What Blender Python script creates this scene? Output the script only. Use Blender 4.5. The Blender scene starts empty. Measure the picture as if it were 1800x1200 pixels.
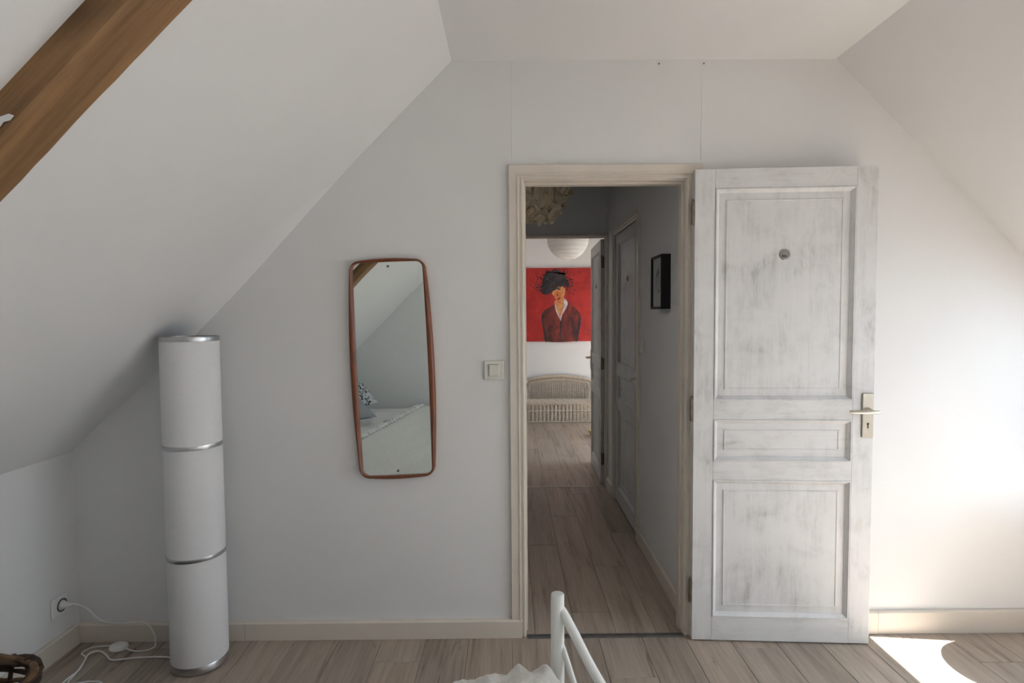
import bpy, math, random
from mathutils import Vector, Matrix
random.seed(7)
S = bpy.context.scene
COL = S.collection
PI = math.pi

# ------------------------------------------------------------------ camera, sky, sun, exposure
F_PX, PITCH, YAW, ROLL, EYE = 1005.0, .0473, .005, -.0073, (0.0, -2.45, 1.4091)
cp, sp, cy, sy, cr, sr = math.cos(PITCH), math.sin(PITCH), math.cos(YAW), math.sin(YAW), math.cos(ROLL), math.sin(ROLL)
fw = Vector((sy*cp, cy*cp, -sp)); rt0 = Vector((cy, -sy, 0)); up0 = rt0.cross(fw)
rt = cr*rt0 + sr*up0; up = -sr*rt0 + cr*up0
cam_d = bpy.data.cameras.new('camera'); cam = bpy.data.objects.new('camera', cam_d); COL.objects.link(cam)
cam_d.sensor_width = 36.0; cam_d.lens = F_PX/1800*36; cam_d.clip_start = .05
M = Matrix((rt, up, -fw)).transposed().to_4x4(); M.translation = Vector(EYE); cam.matrix_world = M
S.camera = cam

SKY, SUN = 5.4, 42.0
w = bpy.data.worlds.new('sky'); S.world = w; w.use_nodes = True
w.node_tree.nodes['Background'].inputs[0].default_value = (.70, .85, 1.0, 1)
w.node_tree.nodes['Background'].inputs[1].default_value = SKY
SUN_DIR = Vector((-.547, .179, -1)).normalized()
ld = bpy.data.lights.new('sun', 'SUN'); ld.energy = SUN; ld.angle = .0093; ld.color = (.965, .99, 1)
lo = bpy.data.objects.new('sun', ld); COL.objects.link(lo)
lo.rotation_euler = SUN_DIR.to_track_quat('-Z', 'Y').to_euler(); lo.location = (6, -3, 8)

vs = S.view_settings
vs.view_transform = 'Standard'; vs.look = 'None'; vs.exposure = 0.15; vs.gamma = 1.0; vs.use_curve_mapping = False
S.cycles.max_bounces = 7; S.cycles.diffuse_bounces = 5; S.cycles.glossy_bounces = 4; S.cycles.adaptive_threshold = .04; S.cycles.transparent_max_bounces = 8
S.cycles.sample_clamp_indirect = 8.0; S.cycles.caustics_reflective = False; S.cycles.caustics_refractive = False
S.cycles.use_denoising = True; S.cycles.use_light_tree = False

# room measures (metres): back wall front face is y = 0
H = 2.472; XL = -1.887; XCL = -.233; XCR = 1.381; XR = 3.022; ZK = .831
YB = -3.85                    # wall behind the camera
DA, DB, DH = .065, .7555, 1.974   # doorway
XH = .796; YH0, YH1 = .08, 2.14   # hallway
YF0, YF1 = 2.22, 5.32             # far room

# ------------------------------------------------------------------ helpers
class MB:
    def __init__(s): s.v = []; s.f = []
    def quad(s, *p):
        n = len(s.v); s.v += [tuple(q) for q in p]; s.f.append(tuple(range(n, n+len(p)))); return s
    def box(s, x0, x1, y0, y1, z0, z1, ch=0):
        n = len(s.v); c = ch
        if not c:
            s.v += [(x0,y0,z0),(x1,y0,z0),(x1,y1,z0),(x0,y1,z0),(x0,y0,z1),(x1,y0,z1),(x1,y1,z1),(x0,y1,z1)]
            for f in ((0,3,2,1),(4,5,6,7),(0,1,5,4),(1,2,6,5),(2,3,7,6),(3,0,4,7)): s.f.append(tuple(n+i for i in f))
        else:  # all edges chamfered: 24 verts
            P = {}
            for i in (0,1):
                for j in (0,1):
                    for k in (0,1):
                        X=(x0,x1)[i]; Y=(y0,y1)[j]; Z=(z0,z1)[k]; dx=c*(1-2*i); dy=c*(1-2*j); dz=c*(1-2*k)
                        P[i,j,k,0]=len(s.v); s.v.append((X,Y+dy,Z+dz))
                        P[i,j,k,1]=len(s.v); s.v.append((X+dx,Y,Z+dz))
                        P[i,j,k,2]=len(s.v); s.v.append((X+dx,Y+dy,Z))
            for i in (0,1):
                s.f.append((P[i,0,0,0],P[i,1,0,0],P[i,1,1,0],P[i,0,1,0]))
                s.f.append((P[0,i,0,1],P[1,i,0,1],P[1,i,1,1],P[0,i,1,1]))
                s.f.append((P[0,0,i,2],P[1,0,i,2],P[1,1,i,2],P[0,1,i,2]))
            for i in (0,1):
                for j in (0,1):
                    s.f.append((P[i,j,0,0],P[i,j,1,0],P[i,j,1,1],P[i,j,0,1]))
                    s.f.append((P[i,0,j,0],P[i,1,j,0],P[i,1,j,2],P[i,0,j,2]))
                    s.f.append((P[0,i,j,1],P[1,i,j,1],P[1,i,j,2],P[0,i,j,2]))
                    for k in (0,1): s.f.append((P[i,j,k,0],P[i,j,k,1],P[i,j,k,2]))
        return s
    def prism(s, pts, axis, a, b):
        """extrude a polygon given in the two other axes along axis from a to b"""
        def mk(p, t): return {'x':(t,p[0],p[1]),'y':(p[0],t,p[1]),'z':(p[0],p[1],t)}[axis]
        n = len(s.v); m = len(pts)
        s.v += [mk(p,a) for p in pts] + [mk(p,b) for p in pts]
        s.f.append(tuple(range(n,n+m))); s.f.append(tuple(range(n+2*m-1,n+m-1,-1)))
        for i in range(m): s.f.append((n+i,n+(i+1)%m,n+m+(i+1)%m,n+m+i))
        return s
    def tube(s, path, r, seg=8, caps=True, closed=False):
        P = [Vector(p) for p in path]; N = len(P); n0 = len(s.v); ref = None
        for i, p in enumerate(P):
            a = P[(i-1)%N] if closed else P[max(i-1,0)]; b = P[(i+1)%N] if closed else P[min(i+1,N-1)]
            t = (b-a).normalized()
            if ref is None: ref = Vector((0,0,1)) if abs(t.z) < .9 else Vector((1,0,0))
            u = t.cross(ref).normalized(); ref = u.cross(t).normalized()
            R = r[i] if isinstance(r,(list,tuple)) else r
            for k in range(seg):
                an = 2*PI*k/seg; s.v.append(tuple(p + u*math.cos(an)*R + ref*math.sin(an)*R))
        for i in range(N if closed else N-1):
            A = n0+i*seg; B = n0+((i+1)%N)*seg
            for k in range(seg): s.f.append((A+k,A+(k+1)%seg,B+(k+1)%seg,B+k))
        if caps and not closed:
            s.f.append(tuple(range(n0+seg-1,n0-1,-1))); s.f.append(tuple(range(n0+(N-1)*seg,n0+N*seg)))
        return s
    def lathe(s, prof, c=(0,0,0), seg=32, axis='z'):
        n0 = len(s.v)
        for r, h in prof:
            for k in range(seg):
                a = 2*PI*k/seg; x, y = r*math.cos(a), r*math.sin(a)
                p = {'z':(x,y,h),'y':(x,h,y),'x':(h,x,y)}[axis]
                s.v.append((c[0]+p[0],c[1]+p[1],c[2]+p[2]))
        for i in range(len(prof)-1):
            for k in range(seg):
                s.f.append((n0+i*seg+k,n0+i*seg+(k+1)%seg,n0+(i+1)*seg+(k+1)%seg,n0+(i+1)*seg+k))
        if prof[0][0] > 1e-6: s.f.append(tuple(range(n0+seg-1,n0-1,-1)))
        if prof[-1][0] > 1e-6: s.f.append(tuple(range(n0+(len(prof)-1)*seg,n0+len(prof)*seg)))
        return s
    def grid(s, fn, nu, nv):
        n0 = len(s.v)
        for j in range(nv+1):
            for i in range(nu+1): s.v.append(tuple(fn(i/nu,j/nv)))
        for j in range(nv):
            for i in range(nu):
                a = n0+j*(nu+1)+i; s.f.append((a,a+1,a+nu+2,a+nu+1))
        return s
    def mesh(s, name):
        me = bpy.data.meshes.new(name); me.from_pydata(s.v,[],s.f); me.validate(); me.update(); return me
    def build(s, name, m=None, parent=None, smooth=False, fix=True):
        me = s.mesh(name)
        if fix:
            import bmesh
            bm = bmesh.new(); bm.from_mesh(me); bmesh.ops.recalc_face_normals(bm, faces=bm.faces); bm.to_mesh(me); bm.free()
        return link(name, me, m, parent, smooth)

def link(name, me, m=None, parent=None, smooth=False, loc=None):
    o = bpy.data.objects.new(name, me); COL.objects.link(o)
    if m and me is not None and not me.materials: me.materials.append(m)
    if smooth:
        me.polygons.foreach_set('use_smooth', [True]*len(me.polygons))
        try: me.set_sharp_from_angle(angle=math.radians(38))
        except Exception: pass
    if parent: o.parent = parent
    if loc: o.location = loc
    return o
def tag(o, label, cat, group=None):
    o['label'] = label; o['category'] = cat
    if group: o['group'] = group
    return o
def empty(name, loc=(0,0,0), rz=0):
    o = bpy.data.objects.new(name, None); COL.objects.link(o); o.location = loc; o.rotation_euler = (0,0,rz); o.empty_display_size = .05; return o
def thing(name, label, cat, loc=(0,0,0), rz=0, group=None): return tag(empty(name, loc, rz), label, cat, group)
def struct(o, label=None):
    o['kind'] = 'structure'
    if label: o['label'] = label
    return o
def smoothpath(pts, n=6):
    P = [Vector(p) for p in pts]; out = []
    for i in range(len(P)-1):
        a, b, c, d = P[max(i-1,0)], P[i], P[i+1], P[min(i+2,len(P)-1)]
        for k in range(n):
            t = k/n
            out.append(.5*((2*b)+(c-a)*t+(2*a-5*b+4*c-d)*t*t+(3*b-a-3*c+d)*t**3))
    out.append(P[-1]); return out
def sstep(a, b, x):
    t = max(0, min(1, (x-a)/(b-a))) ; return t*t*(3-2*t)

# ------------------------------------------------------------------ materials
def nt(name):
    m = bpy.data.materials.new(name); m.use_nodes = True; t = m.node_tree
    return m, t, t.nodes['Principled BSDF']
def node(t, kind, **kw):
    n = t.nodes.new(kind)
    for k, v in kw.items():
        if k.startswith('i_'):
            key = k[2:]; key = int(key) if key.isdigit() else key
            n.inputs[key].default_value = v
        else: setattr(n, k, v)
    return n
def ramp(t, fac, stops):
    r = node(t, 'ShaderNodeValToRGB'); e = r.color_ramp.elements
    while len(e) < len(stops): e.new(.5)
    for el, (p, c) in zip(e, stops): el.position = p; el.color = (*c, 1)
    t.links.new(fac, r.inputs[0]); return r.outputs[0]
def coords(t, scale=(1,1,1), rnd=False, rot=(0,0,0)):
    tc = node(t, 'ShaderNodeTexCoord'); mp = node(t, 'ShaderNodeMapping'); mp.inputs['Scale'].default_value = scale; mp.inputs['Rotation'].default_value = rot
    if rnd:
        oi = node(t, 'ShaderNodeObjectInfo'); ad = node(t, 'ShaderNodeVectorMath', operation='MULTIPLY_ADD')
        cb = node(t, 'ShaderNodeCombineXYZ')
        for i in range(3): t.links.new(oi.outputs['Random'], cb.inputs[i])
        t.links.new(cb.outputs[0], ad.inputs[0]); ad.inputs[1].default_value = (17.3, 41.7, 29.1); t.links.new(tc.outputs['Object'], ad.inputs[2])
        t.links.new(ad.outputs[0], mp.inputs[0])
    else: t.links.new(tc.outputs['Object'], mp.inputs[0])
    return mp.outputs[0]
def noise(t, vec, scale, detail=4, rough=.6, dist=0):
    n = node(t, 'ShaderNodeTexNoise'); n.inputs['Scale'].default_value = scale; n.inputs['Detail'].default_value = detail
    n.inputs['Roughness'].default_value = rough; n.inputs['Distortion'].default_value = dist
    t.links.new(vec, n.inputs['Vector']); return n.outputs['Fac']
def bump(t, bs, h, strength, dist=.002):
    b = node(t, 'ShaderNodeBump'); b.inputs['Strength'].default_value = strength; b.inputs['Distance'].default_value = dist
    t.links.new(h, b.inputs['Height']); t.links.new(b.outputs[0], bs.inputs['Normal'])
def mix(t, fac, a, b, mode='MIX'):
    m = node(t, 'ShaderNodeMix', data_type='RGBA', blend_type=mode)
    for sock, v in ((m.inputs[0], fac), (m.inputs[6], a), (m.inputs[7], b)):
        if hasattr(v, 'links'): t.links.new(v, sock)
        elif isinstance(v, (int, float)): sock.default_value = v
        else: sock.default_value = (*v, 1)
    return m.outputs[2]
def plain(name, col, rough=.5, metal=0, var=0, vscale=6, bscale=0, bstr=0, spec=None, stretch=(1,1,1)):
    m, t, b = nt(name); b.inputs['Base Color'].default_value = (*col, 1); b.inputs['Roughness'].default_value = rough; b.inputs['Metallic'].default_value = metal
    if spec is not None: b.inputs['Specular IOR Level'].default_value = spec
    v = coords(t, stretch)
    n = noise(t, v, vscale)
    lo = tuple(c*(1-var) for c in col); hi = tuple(min(1, c*(1+var)) for c in col)
    t.links.new(ramp(t, n, [(.3, lo), (.7, hi)]), b.inputs['Base Color'])
    if bscale: bump(t, b, noise(t, v, bscale), bstr)
    return m
def m_planks(name):
    m, t, b = nt(name)
    v = coords(t, (14, .9, 3), True); n1 = noise(t, v, 1.6, 6, .62, .6)
    v2 = coords(t, (90, 3, 5), True); n2 = noise(t, v2, 1.4, 3)
    c = ramp(t, n1, [(.28, (.26,.203,.160)), (.45, (.43,.358,.296)), (.62, (.50,.423,.355)), (.8, (.375,.310,.255))])
    oi = node(t, 'ShaderNodeObjectInfo')
    tone = ramp(t, oi.outputs['Random'], [(0, (.82,.82,.82)), (.5, (1,1,.99)), (1, (.96,.92,.88))])
    c = mix(t, 1.0, c, tone, 'MULTIPLY')
    c = mix(t, .35, c, ramp(t, n2, [(.3, (.55,.53,.5)), (.6, (1,1,1))]), 'MULTIPLY')
    v3 = coords(t, (7, .7, 2), True); n3 = noise(t, v3, 2.2, 5, .7, 1.2)
    cracks = ramp(t, n3, [(.29, (.30,.22,.17)), (.36, (1,1,1))])
    c = mix(t, .75, c, cracks, 'MULTIPLY')
    t.links.new(c, b.inputs['Base Color']); b.inputs['Roughness'].default_value = .42
    bump(t, b, n2, .12, .001); return m
def m_limewash(name, grain, dark=1.0):
    m, t, b = nt(name)
    sc = {'z': (15, 15, 1.9), 'x': (1.9, 15, 15)}[grain]
    v = coords(t, sc); st = noise(t, v, 2.2, 7, .76, .3)
    v2 = coords(t, (1, 1, 1)); patch = noise(t, v2, 6.0, 5, .62, .6)
    add = node(t, 'ShaderNodeMath', operation='MULTIPLY_ADD'); t.links.new(st, add.inputs[0]); add.inputs[1].default_value = .50; 
    h = node(t, 'ShaderNodeMath', operation='MULTIPLY'); t.links.new(patch, h.inputs[0]); h.inputs[1].default_value = .60; t.links.new(h.outputs[0], add.inputs[2])
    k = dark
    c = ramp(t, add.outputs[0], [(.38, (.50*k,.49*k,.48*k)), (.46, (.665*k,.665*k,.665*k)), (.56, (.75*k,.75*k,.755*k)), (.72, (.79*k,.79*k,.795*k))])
    t.links.new(c, b.inputs['Base Color']); b.inputs['Roughness'].default_value = .42
    bump(t, b, st, .25, .0012); return m
def m_beam():
    m, t, b = nt('beam oak')
    r45 = (0, math.radians(44.8), 0)
    v = coords(t, (1, 1, 1), rot=r45)
    mp = node(t, 'ShaderNodeMapping'); mp.inputs['Scale'].default_value = (.9, 9, 9); t.links.new(v, mp.inputs[0])
    wv = node(t, 'ShaderNodeTexWave', wave_type='BANDS', bands_direction='DIAGONAL'); wv.inputs['Scale'].default_value = .55; wv.inputs['Distortion'].default_value = 9; wv.inputs['Detail'].default_value = 3
    wv.inputs['Detail Scale'].default_value = .8; t.links.new(mp.outputs[0], wv.inputs['Vector'])
    n = noise(t, mp.outputs[0], 3.0, 6, .65, .8)
    c = ramp(t, wv.outputs['Fac'], [(0, (.22,.118,.048)), (.35, (.31,.168,.070)), (.7, (.34,.188,.080)), (1, (.26,.140,.058))])
    c = mix(t, .55, c, ramp(t, n, [(.3, (.62,.58,.55)), (.6, (1,1,1))]), 'MULTIPLY')
    mp2 = node(t, 'ShaderNodeMapping'); mp2.inputs['Scale'].default_value = (2.2, 55, 55); t.links.new(v, mp2.inputs[0]); n2 = noise(t, mp2.outputs[0], 2.0, 4, .6, .4)
    c = mix(t, .45, c, ramp(t, n2, [(.32, (.55,.5,.46)), (.55, (1,1,1))]), 'MULTIPLY')
    vo = node(t, 'ShaderNodeTexVoronoi'); vo.inputs['Scale'].default_value = 1.5; mp3 = node(t, 'ShaderNodeMapping'); mp3.inputs['Scale'].default_value = (1.6, 3.2, 3.2); t.links.new(v, mp3.inputs[0]); t.links.new(mp3.outputs[0], vo.inputs['Vector'])
    c = mix(t, .8, c, ramp(t, vo.outputs['Distance'], [(.05, (.35,.28,.22)), (.12, (.8,.75,.7)), (.2, (1,1,1))]), 'MULTIPLY')
    t.links.new(c, b.inputs['Base Color']); b.inputs['Roughness'].default_value = .6; bump(t, b, n2, .3, .002); return m
def m_wall(name, col):
    m, t, b = nt(name); v = coords(t)
    n = noise(t, v, 1.3, 3, .6, .3)
    c = ramp(t, n, [(.3, tuple(x*.965 for x in col)), (.7, col)])
    t.links.new(c, b.inputs['Base Color']); b.inputs['Roughness'].default_value = .72; b.inputs['Specular IOR Level'].default_value = .25
    return m

WALL = m_wall('wall paint', (.815, .815, .812))
CEIL = m_wall('ceiling paint', (.84, .84, .838))
FARW = m_wall('far wall paint', (.83, .83, .83))
CREAM = plain('cream gloss paint', (.74,.68,.60), .38, var=.04, vscale=9, bscale=40, bstr=.05)
BASEB = plain('cream baseboard paint', (.73,.665,.585), .4, var=.05, vscale=4, bscale=30, bstr=.04)
PLANK = m_planks('laminate planks')
LIME_V = m_limewash('limewash vertical grain', 'z'); LIME_H = m_limewash('limewash horizontal grain', 'x')
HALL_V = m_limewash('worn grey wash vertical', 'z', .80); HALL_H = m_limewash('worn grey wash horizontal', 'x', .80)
BEAM = m_beam()
STEEL = plain('brushed nickel', (.62,.58,.50), .32, 1, var=.05, vscale=30)
OLDMETAL = plain('aged hinge metal', (.24,.20,.16), .45, 1, var=.25, vscale=40)
RING = plain('satin aluminium', (.55,.55,.56), .3, 1, var=.04, vscale=25)
PEEP = plain('dull steel', (.36,.35,.33), .4, 1, var=.1, vscale=60)
BLACK = plain('black hole', (.012,.012,.012), .6)
PLASTIC = plain('ivory plastic', (.72,.70,.64), .35, var=.02)
WPLASTIC = plain('white plastic', (.86,.86,.84), .4, var=.02)
SHADE = plain('white lamp fabric', (.80,.80,.81), .8, var=.02, vscale=60, bscale=260, bstr=.12, stretch=(1,1,3))
TEAK = plain('teak', (.20,.056,.019), .35, var=.3, vscale=9, stretch=(8,8,1.2), bscale=25, bstr=.08)
MIRROR, t_, b_ = nt('mirror glass'); b_.inputs['Base Color'].default_value = (.78,.83,.80,1); b_.inputs['Metallic'].default_value = 1; b_.inputs['Roughness'].default_value = .004
THRESH = plain('grey threshold metal', (.13,.126,.12), .45, .6, var=.2, vscale=30)
STRIP = plain('pale aluminium strip', (.55,.53,.5), .4, .8, var=.1, vscale=30)
BEDWHITE = plain('white bed enamel', (.80,.82,.80), .3, var=.02)
KNIT = plain('off white knit', (.82,.815,.79), .9, var=.08, vscale=60, bscale=130, bstr=1.0)
SHEET = plain('white sheet', (.82,.82,.81), .9, var=.03, vscale=5, bscale=20, bstr=.2)
GREYF = plain('grey cushion fabric', (.30,.31,.34), .9, var=.06, vscale=120, bscale=200, bstr=.3)
WICKER = plain('pale wicker', (.60,.52,.425), .6, var=.18, vscale=40)
TWIG = plain('dark twig bark', (.075,.045,.028), .7, var=.6, vscale=25, bscale=60, bstr=.5)
TWIG2 = plain('split twig wood', (.17,.095,.045), .6, var=.4, vscale=25, bscale=60, bstr=.4)
RICE = plain('rice paper', (.80,.78,.75), .85, var=.03, vscale=12, bscale=60, bstr=.25)
RUFF = plain('cream tissue paper', (.78,.67,.49), .85, var=.12, vscale=9, bscale=50, bstr=.3)
FRAMEB = plain('black lacquer', (.012,.013,.013), .5, var=.1, spec=.25)
GOLD = plain('golden straw', (.56,.40,.17), .6, var=.2, vscale=40)
WALNUT = plain('shadow table wood', (.045,.028,.018), .5, var=.15, vscale=8, stretch=(1,8,1))
DARKW = plain('dark stained boards', (.30,.22,.165), .6, var=.2, vscale=5, stretch=(1,1,6))
def m_glass():
    m = bpy.data.materials.new('window glass'); m.use_nodes = True; t = m.node_tree; t.nodes.clear()
    o = node(t, 'ShaderNodeOutputMaterial'); tr = node(t, 'ShaderNodeBsdfTransparent'); gl = node(t, 'ShaderNodeBsdfGlossy'); gl.inputs['Roughness'].default_value = .02
    mx = node(t, 'ShaderNodeMixShader'); mx.inputs[0].default_value = .05
    t.links.new(tr.outputs[0], mx.inputs[1]); t.links.new(gl.outputs[0], mx.inputs[2]); t.links.new(mx.outputs[0], o.inputs[0]); return m
GLASS = m_glass()
def m_pattern():
    m, t, b = nt('black and white flower print'); v = coords(t)
    vo = node(t, 'ShaderNodeTexVoronoi'); vo.inputs['Scale'].default_value = 38; t.links.new(v, vo.inputs['Vector'])
    n = noise(t, v, 55, 3, .6, 1.0)
    ad = node(t, 'ShaderNodeMath', operation='ADD'); t.links.new(vo.outputs['Distance'], ad.inputs[0]); t.links.new(n, ad.inputs[1])
    t.links.new(ramp(t, ad.outputs[0], [(.86, (.05,.06,.07)), (.98, (.66,.68,.70))]), b.inputs['Base Color']); b.inputs['Roughness'].default_value = .9; return m
PRINT = m_pattern()

# ------------------------------------------------------------------ the main room
SL = (H-ZK)/(XCL-XL)      # left slope
# back wall: three convex pieces around the doorway, real thickness
b = MB()
b.prism([(XL-.06,-.02),(DA,-.02),(DA,H+.07),(XCL-.01,H+.07),(XL-.06,ZK+.02)], 'y', 0, YH0)
b.prism([(DA,DH),(DB,DH),(DB,H+.07),(DA,H+.07)], 'y', 0, YH0)
b.prism([(DB,-.02),(XR+.06,-.02),(XR+.06,ZK+.02),(XCR+.01,H+.07),(DB,H+.07)], 'y', 0, YH0)
wb = struct(b.build('wall_back', WALL))
for x, z0, z1 in ((.019, 2.056, H), (.818, 2.056, H)):
    q = MB(); pts = [(x+.0015*math.sin(z*23), -.0004, z) for z in [z0+(z1-z0)*i/10 for i in range(11)]]
    q.tube(pts, .0011, 6).build('joint_seam', WALL, wb, True)
for x, z in ((.637, 2.455), (.826, 2.455)):
    MB().lathe([(0,-.006),(.0025,-.006),(.003,0)], (x,0,z), 8, 'y').build('nail', OLDMETAL, wb)
# knee walls, slopes, ceiling
struct(MB().box(XL-.06, XL, YB, .0, -.02, ZK).build('wall_left', WALL))
struct(MB().box(XR, XR+.06, YB, .0, -.02, ZK).build('wall_right', WALL))
struct(MB().prism([(XL-.06,-.02),(XR+.06,-.02),(XR+.06,ZK+.03),(XCR+.02,H+.05),(XCL-.02,H+.05),(XL-.06,ZK+.03)], 'y', YB-.06, YB).build('wall_rear', WALL))
struct(MB().box(XCL, XCR, YB, .0, H, H+.04).build('ceiling', CEIL))
def slopeL(u, v):          # u: down the slope, v: towards the camera; the plaster swells a little into the back wall
    x = XCL+(XL-XCL)*u; z = H+(ZK-H)*u
    d = 4.0*v**2.6
    y = -min(d*.9625, -YB)
    wd = .17*sstep(.20,.62,u)
    a = .17*wd*max(0, 1+y/wd)*sstep(.95,.75,u) if wd > .01 else 0
    return (x+a*.7, y, z-a*.7)
struct(MB().grid(slopeL, 48, 60).build('ceiling_left', CEIL, None, True))
def slope_right(name, y0, y1, wins, m):
    """sloping ceiling with a roof window opening between wy0..wy1 and heights wz0..wz1"""
    X = lambda z: XCR+(H-z)*(XR-XCR)/(H-ZK)
    q = MB(); P = lambda y, z: (X(z), y, z)
    wz0, wz1 = wins[0][2:]
    strips = [(y0,y1,wz1,H),(y0,y1,ZK,wz0)]; yy = y0
    for w_ in sorted(wins): strips.append((yy,w_[0],wz0,wz1)); yy = w_[1]
    strips.append((yy,y1,wz0,wz1))
    for (a, b_, c, d) in strips: q.quad(P(a,c),P(b_,c),P(b_,d),P(a,d))
    t = .28   # depth of the reveal through the roof
    for wy0, wy1, _, _ in wins:
        for (ya,za,yb,zb) in ((wy0,wz0,wy1,wz0),(wy1,wz0,wy1,wz1),(wy1,wz1,wy0,wz1),(wy0,wz1,wy0,wz0)):
            A, B = Vector(P(ya,za)), Vector(P(yb,zb)); o = Vector((t*.7071,0,t*.7071)); q.quad(A,B,B+o,A+o)
    o = struct(q.build(name, m, fix=False)); return X
W1 = (-1.95, -.305, .82, 1.550); W_FILL = (-3.45, -2.60, .82, 1.550)
XS = slope_right('ceiling_right', YB, 0, (W1, W_FILL), CEIL)
def roof_window(name, wy0, wy1, wz0, wz1, sky_portal):
    r = struct(empty(name, (XS((wz0+wz1)/2), (wy0+wy1)/2, (wz0+wz1)/2)))
    hl = (wz1-wz0)*math.sqrt(2)/2; hw = (wy1-wy0)/2
    r.rotation_euler = (0, math.radians(45), 0)      # local z: out of the roof, local x: down the slope
    fm = WALNUT
    for a, bb, c, d in ((-hl-.05,-hl,-hw-.05,hw+.05),(hl,hl+.05,-hw-.05,hw+.05),(-hl,hl,-hw-.05,-hw),(-hl,hl,hw,hw+.05)):
        MB().box(a,bb,c,d,.28,.33).build('window_frame', fm, r)
    MB().box(-hl,hl,-hw,hw,.302,.308).build('pane', GLASS, r)
    if sky_portal:
        l = bpy.data.lights.new(name+'_portal', 'AREA'); l.shape = 'RECTANGLE'; l.size = 2*hl; l.size_y = 2*hw; l.cycles.is_portal = True
        p = bpy.data.objects.new(name+'_portal', l); COL.objects.link(p); p.location = r.location; p.rotation_euler = (0, math.radians(45), 0)
roof_window('window_1', *W1, True); roof_window('window_fill', *W_FILL, True)  # the rear roof window is unseen, added as fill light for the back wall

# floors with single planks
def floor(name, x0, x1, y0, y1, seam, px0=None, px1=None, row0=0.0, pw=.188, pl=1.285, base_m=PLANK, ys=None):
    f = struct(MB().box(x0, x1, y0, y1, -.06, -.008).build(name, base_m))
    px0 = x0 if px0 is None else px0; px1 = x1 if px1 is None else px1; cache = {}
    k0 = math.floor((px0-seam)/pw); k = k0
    while seam+k*pw < px1-.004:
        a, bb = max(px0, seam+k*pw), min(px1, seam+(k+1)*pw)
        off = (k*.618 % 1)*pl; y = (ys if ys is not None else y0)-off
        while y < y1-.004:
            c, d = max(y, ys if ys is not None else y0), min(y+pl, y1)
            if d-c > .01 and bb-a > .01:
                key = (round(bb-a,4), round(d-c,4))
                if key not in cache:
                    g = .0006; X, Y = (bb-a)/2-g, (d-c)/2-g; e = .0022
                    q = MB(); q.v = [(-X,-Y,-.008),(X,-Y,-.008),(X,Y,-.008),(-X,Y,-.008),(-X,-Y,-.0016),(X,-Y,-.0016),(X,Y,-.0016),(-X,Y,-.0016),
                           (-X+e,-Y+e,0),(X-e,-Y+e,0),(X-e,Y-e,0),(-X+e,Y-e,0)]
                    q.f = [(0,1,5,4),(1,2,6,5),(2,3,7,6),(3,0,4,7),(4,5,9,8),(5,6,10,9),(6,7,11,10),(7,4,8,11),(8,9,10,11)]
                    cache[key] = q.mesh('plank'); cache[key].materials.append(PLANK)
                link('plank', cache[key], None, f, loc=((a+bb)/2, (c+d)/2, 0))
            y += pl
        k += 1
    return f
floor('floor', XL, XR, YB, .0, .003)
floor('floor_hall', -.12, XH, .0, YH1+.04, .284-.18*3, pw=.18)
floor('floor_far', XL, XR, YH1+.04, YF1, .10, -.6, 1.9, pw=.188)

# baseboards
def board(q, x0, x1, y0, y1, h, side):
    """board with a bevelled top; side: which face looks into the room"""
    c = .006
    if side == '-y': q.prism([(y1,0.001),(y0,0.001),(y0,h-c),(y0+c,h),(y1,h)], 'x', x0, x1)
    if side == '+x': q.prism([(x0,0.001),(x1,0.001),(x1,h-c),(x1-c,h),(x0,h)], 'y', y0, y1)
    if side == '-x': q.prism([(x1,0.001),(x0,0.001),(x0,h-c),(x0+c,h),(x1,h)], 'y', y0, y1)
    return q
bl = struct(empty('baseboard_left', (0,0,0))); board(MB(), XL, XL+.018, YB+.002, -.026, .088, '+x').build('board', BASEB, bl)
bb = struct(empty('baseboard_back', (0,0,0)))
for x0, x1 in ((XL+.002, -1.158), (-1.1565, .048)): board(MB(), x0, x1, -.024, -.0005, .080, '-y').build('board', BASEB, bb)
br = struct(empty('baseboard_right', (0,0,0)))
for x0, x1 in ((.835, 1.604), (1.6055, XR-.002)): board(MB(), x0, x1, -.020, -.0005, .100, '-y').build('board', BASEB, br)

# door casings: swept profile (d = distance outside the opening, y = depth)
def casing(name, x0, x1, zt, prof, m, parent_loc=(0,0,0), rz=0, z0=0.002):
    r = struct(empty(name, parent_loc, rz))
    path = lambda d: [(x0-d, z0), (x0-d, zt+d), (x1+d, zt+d), (x1+d, z0)]
    for s in range(3):
        q = MB()
        for (d0, y0), (d1, y1) in zip(prof, prof[1:]):
            A, B = path(d0), path(d1)
            q.quad((A[s][0],y0,A[s][1]),(A[s+1][0],y0,A[s+1][1]),(B[s+1][0],y1,B[s+1][1]),(B[s][0],y1,B[s][1]))
        q.build('casing', m, r)
    return r
PROF = [(.063,0),(.063,-.016),(.061,-.018),(.029,-.018),(.027,-.022),(.022,-.022),(.020,-.012),(.011,-.012),(.0095,-.017),(.004,-.017),(.0015,-.010),(.0015,-.006),(-.002,-.004),(-.002,.034),(-.010,.034),(-.010,.072),(-.002,.072),(-.002,.085),(.055,.095),(.055,.08)]
casing('trim_1', DA, DB, DH, PROF, CREAM)

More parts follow.
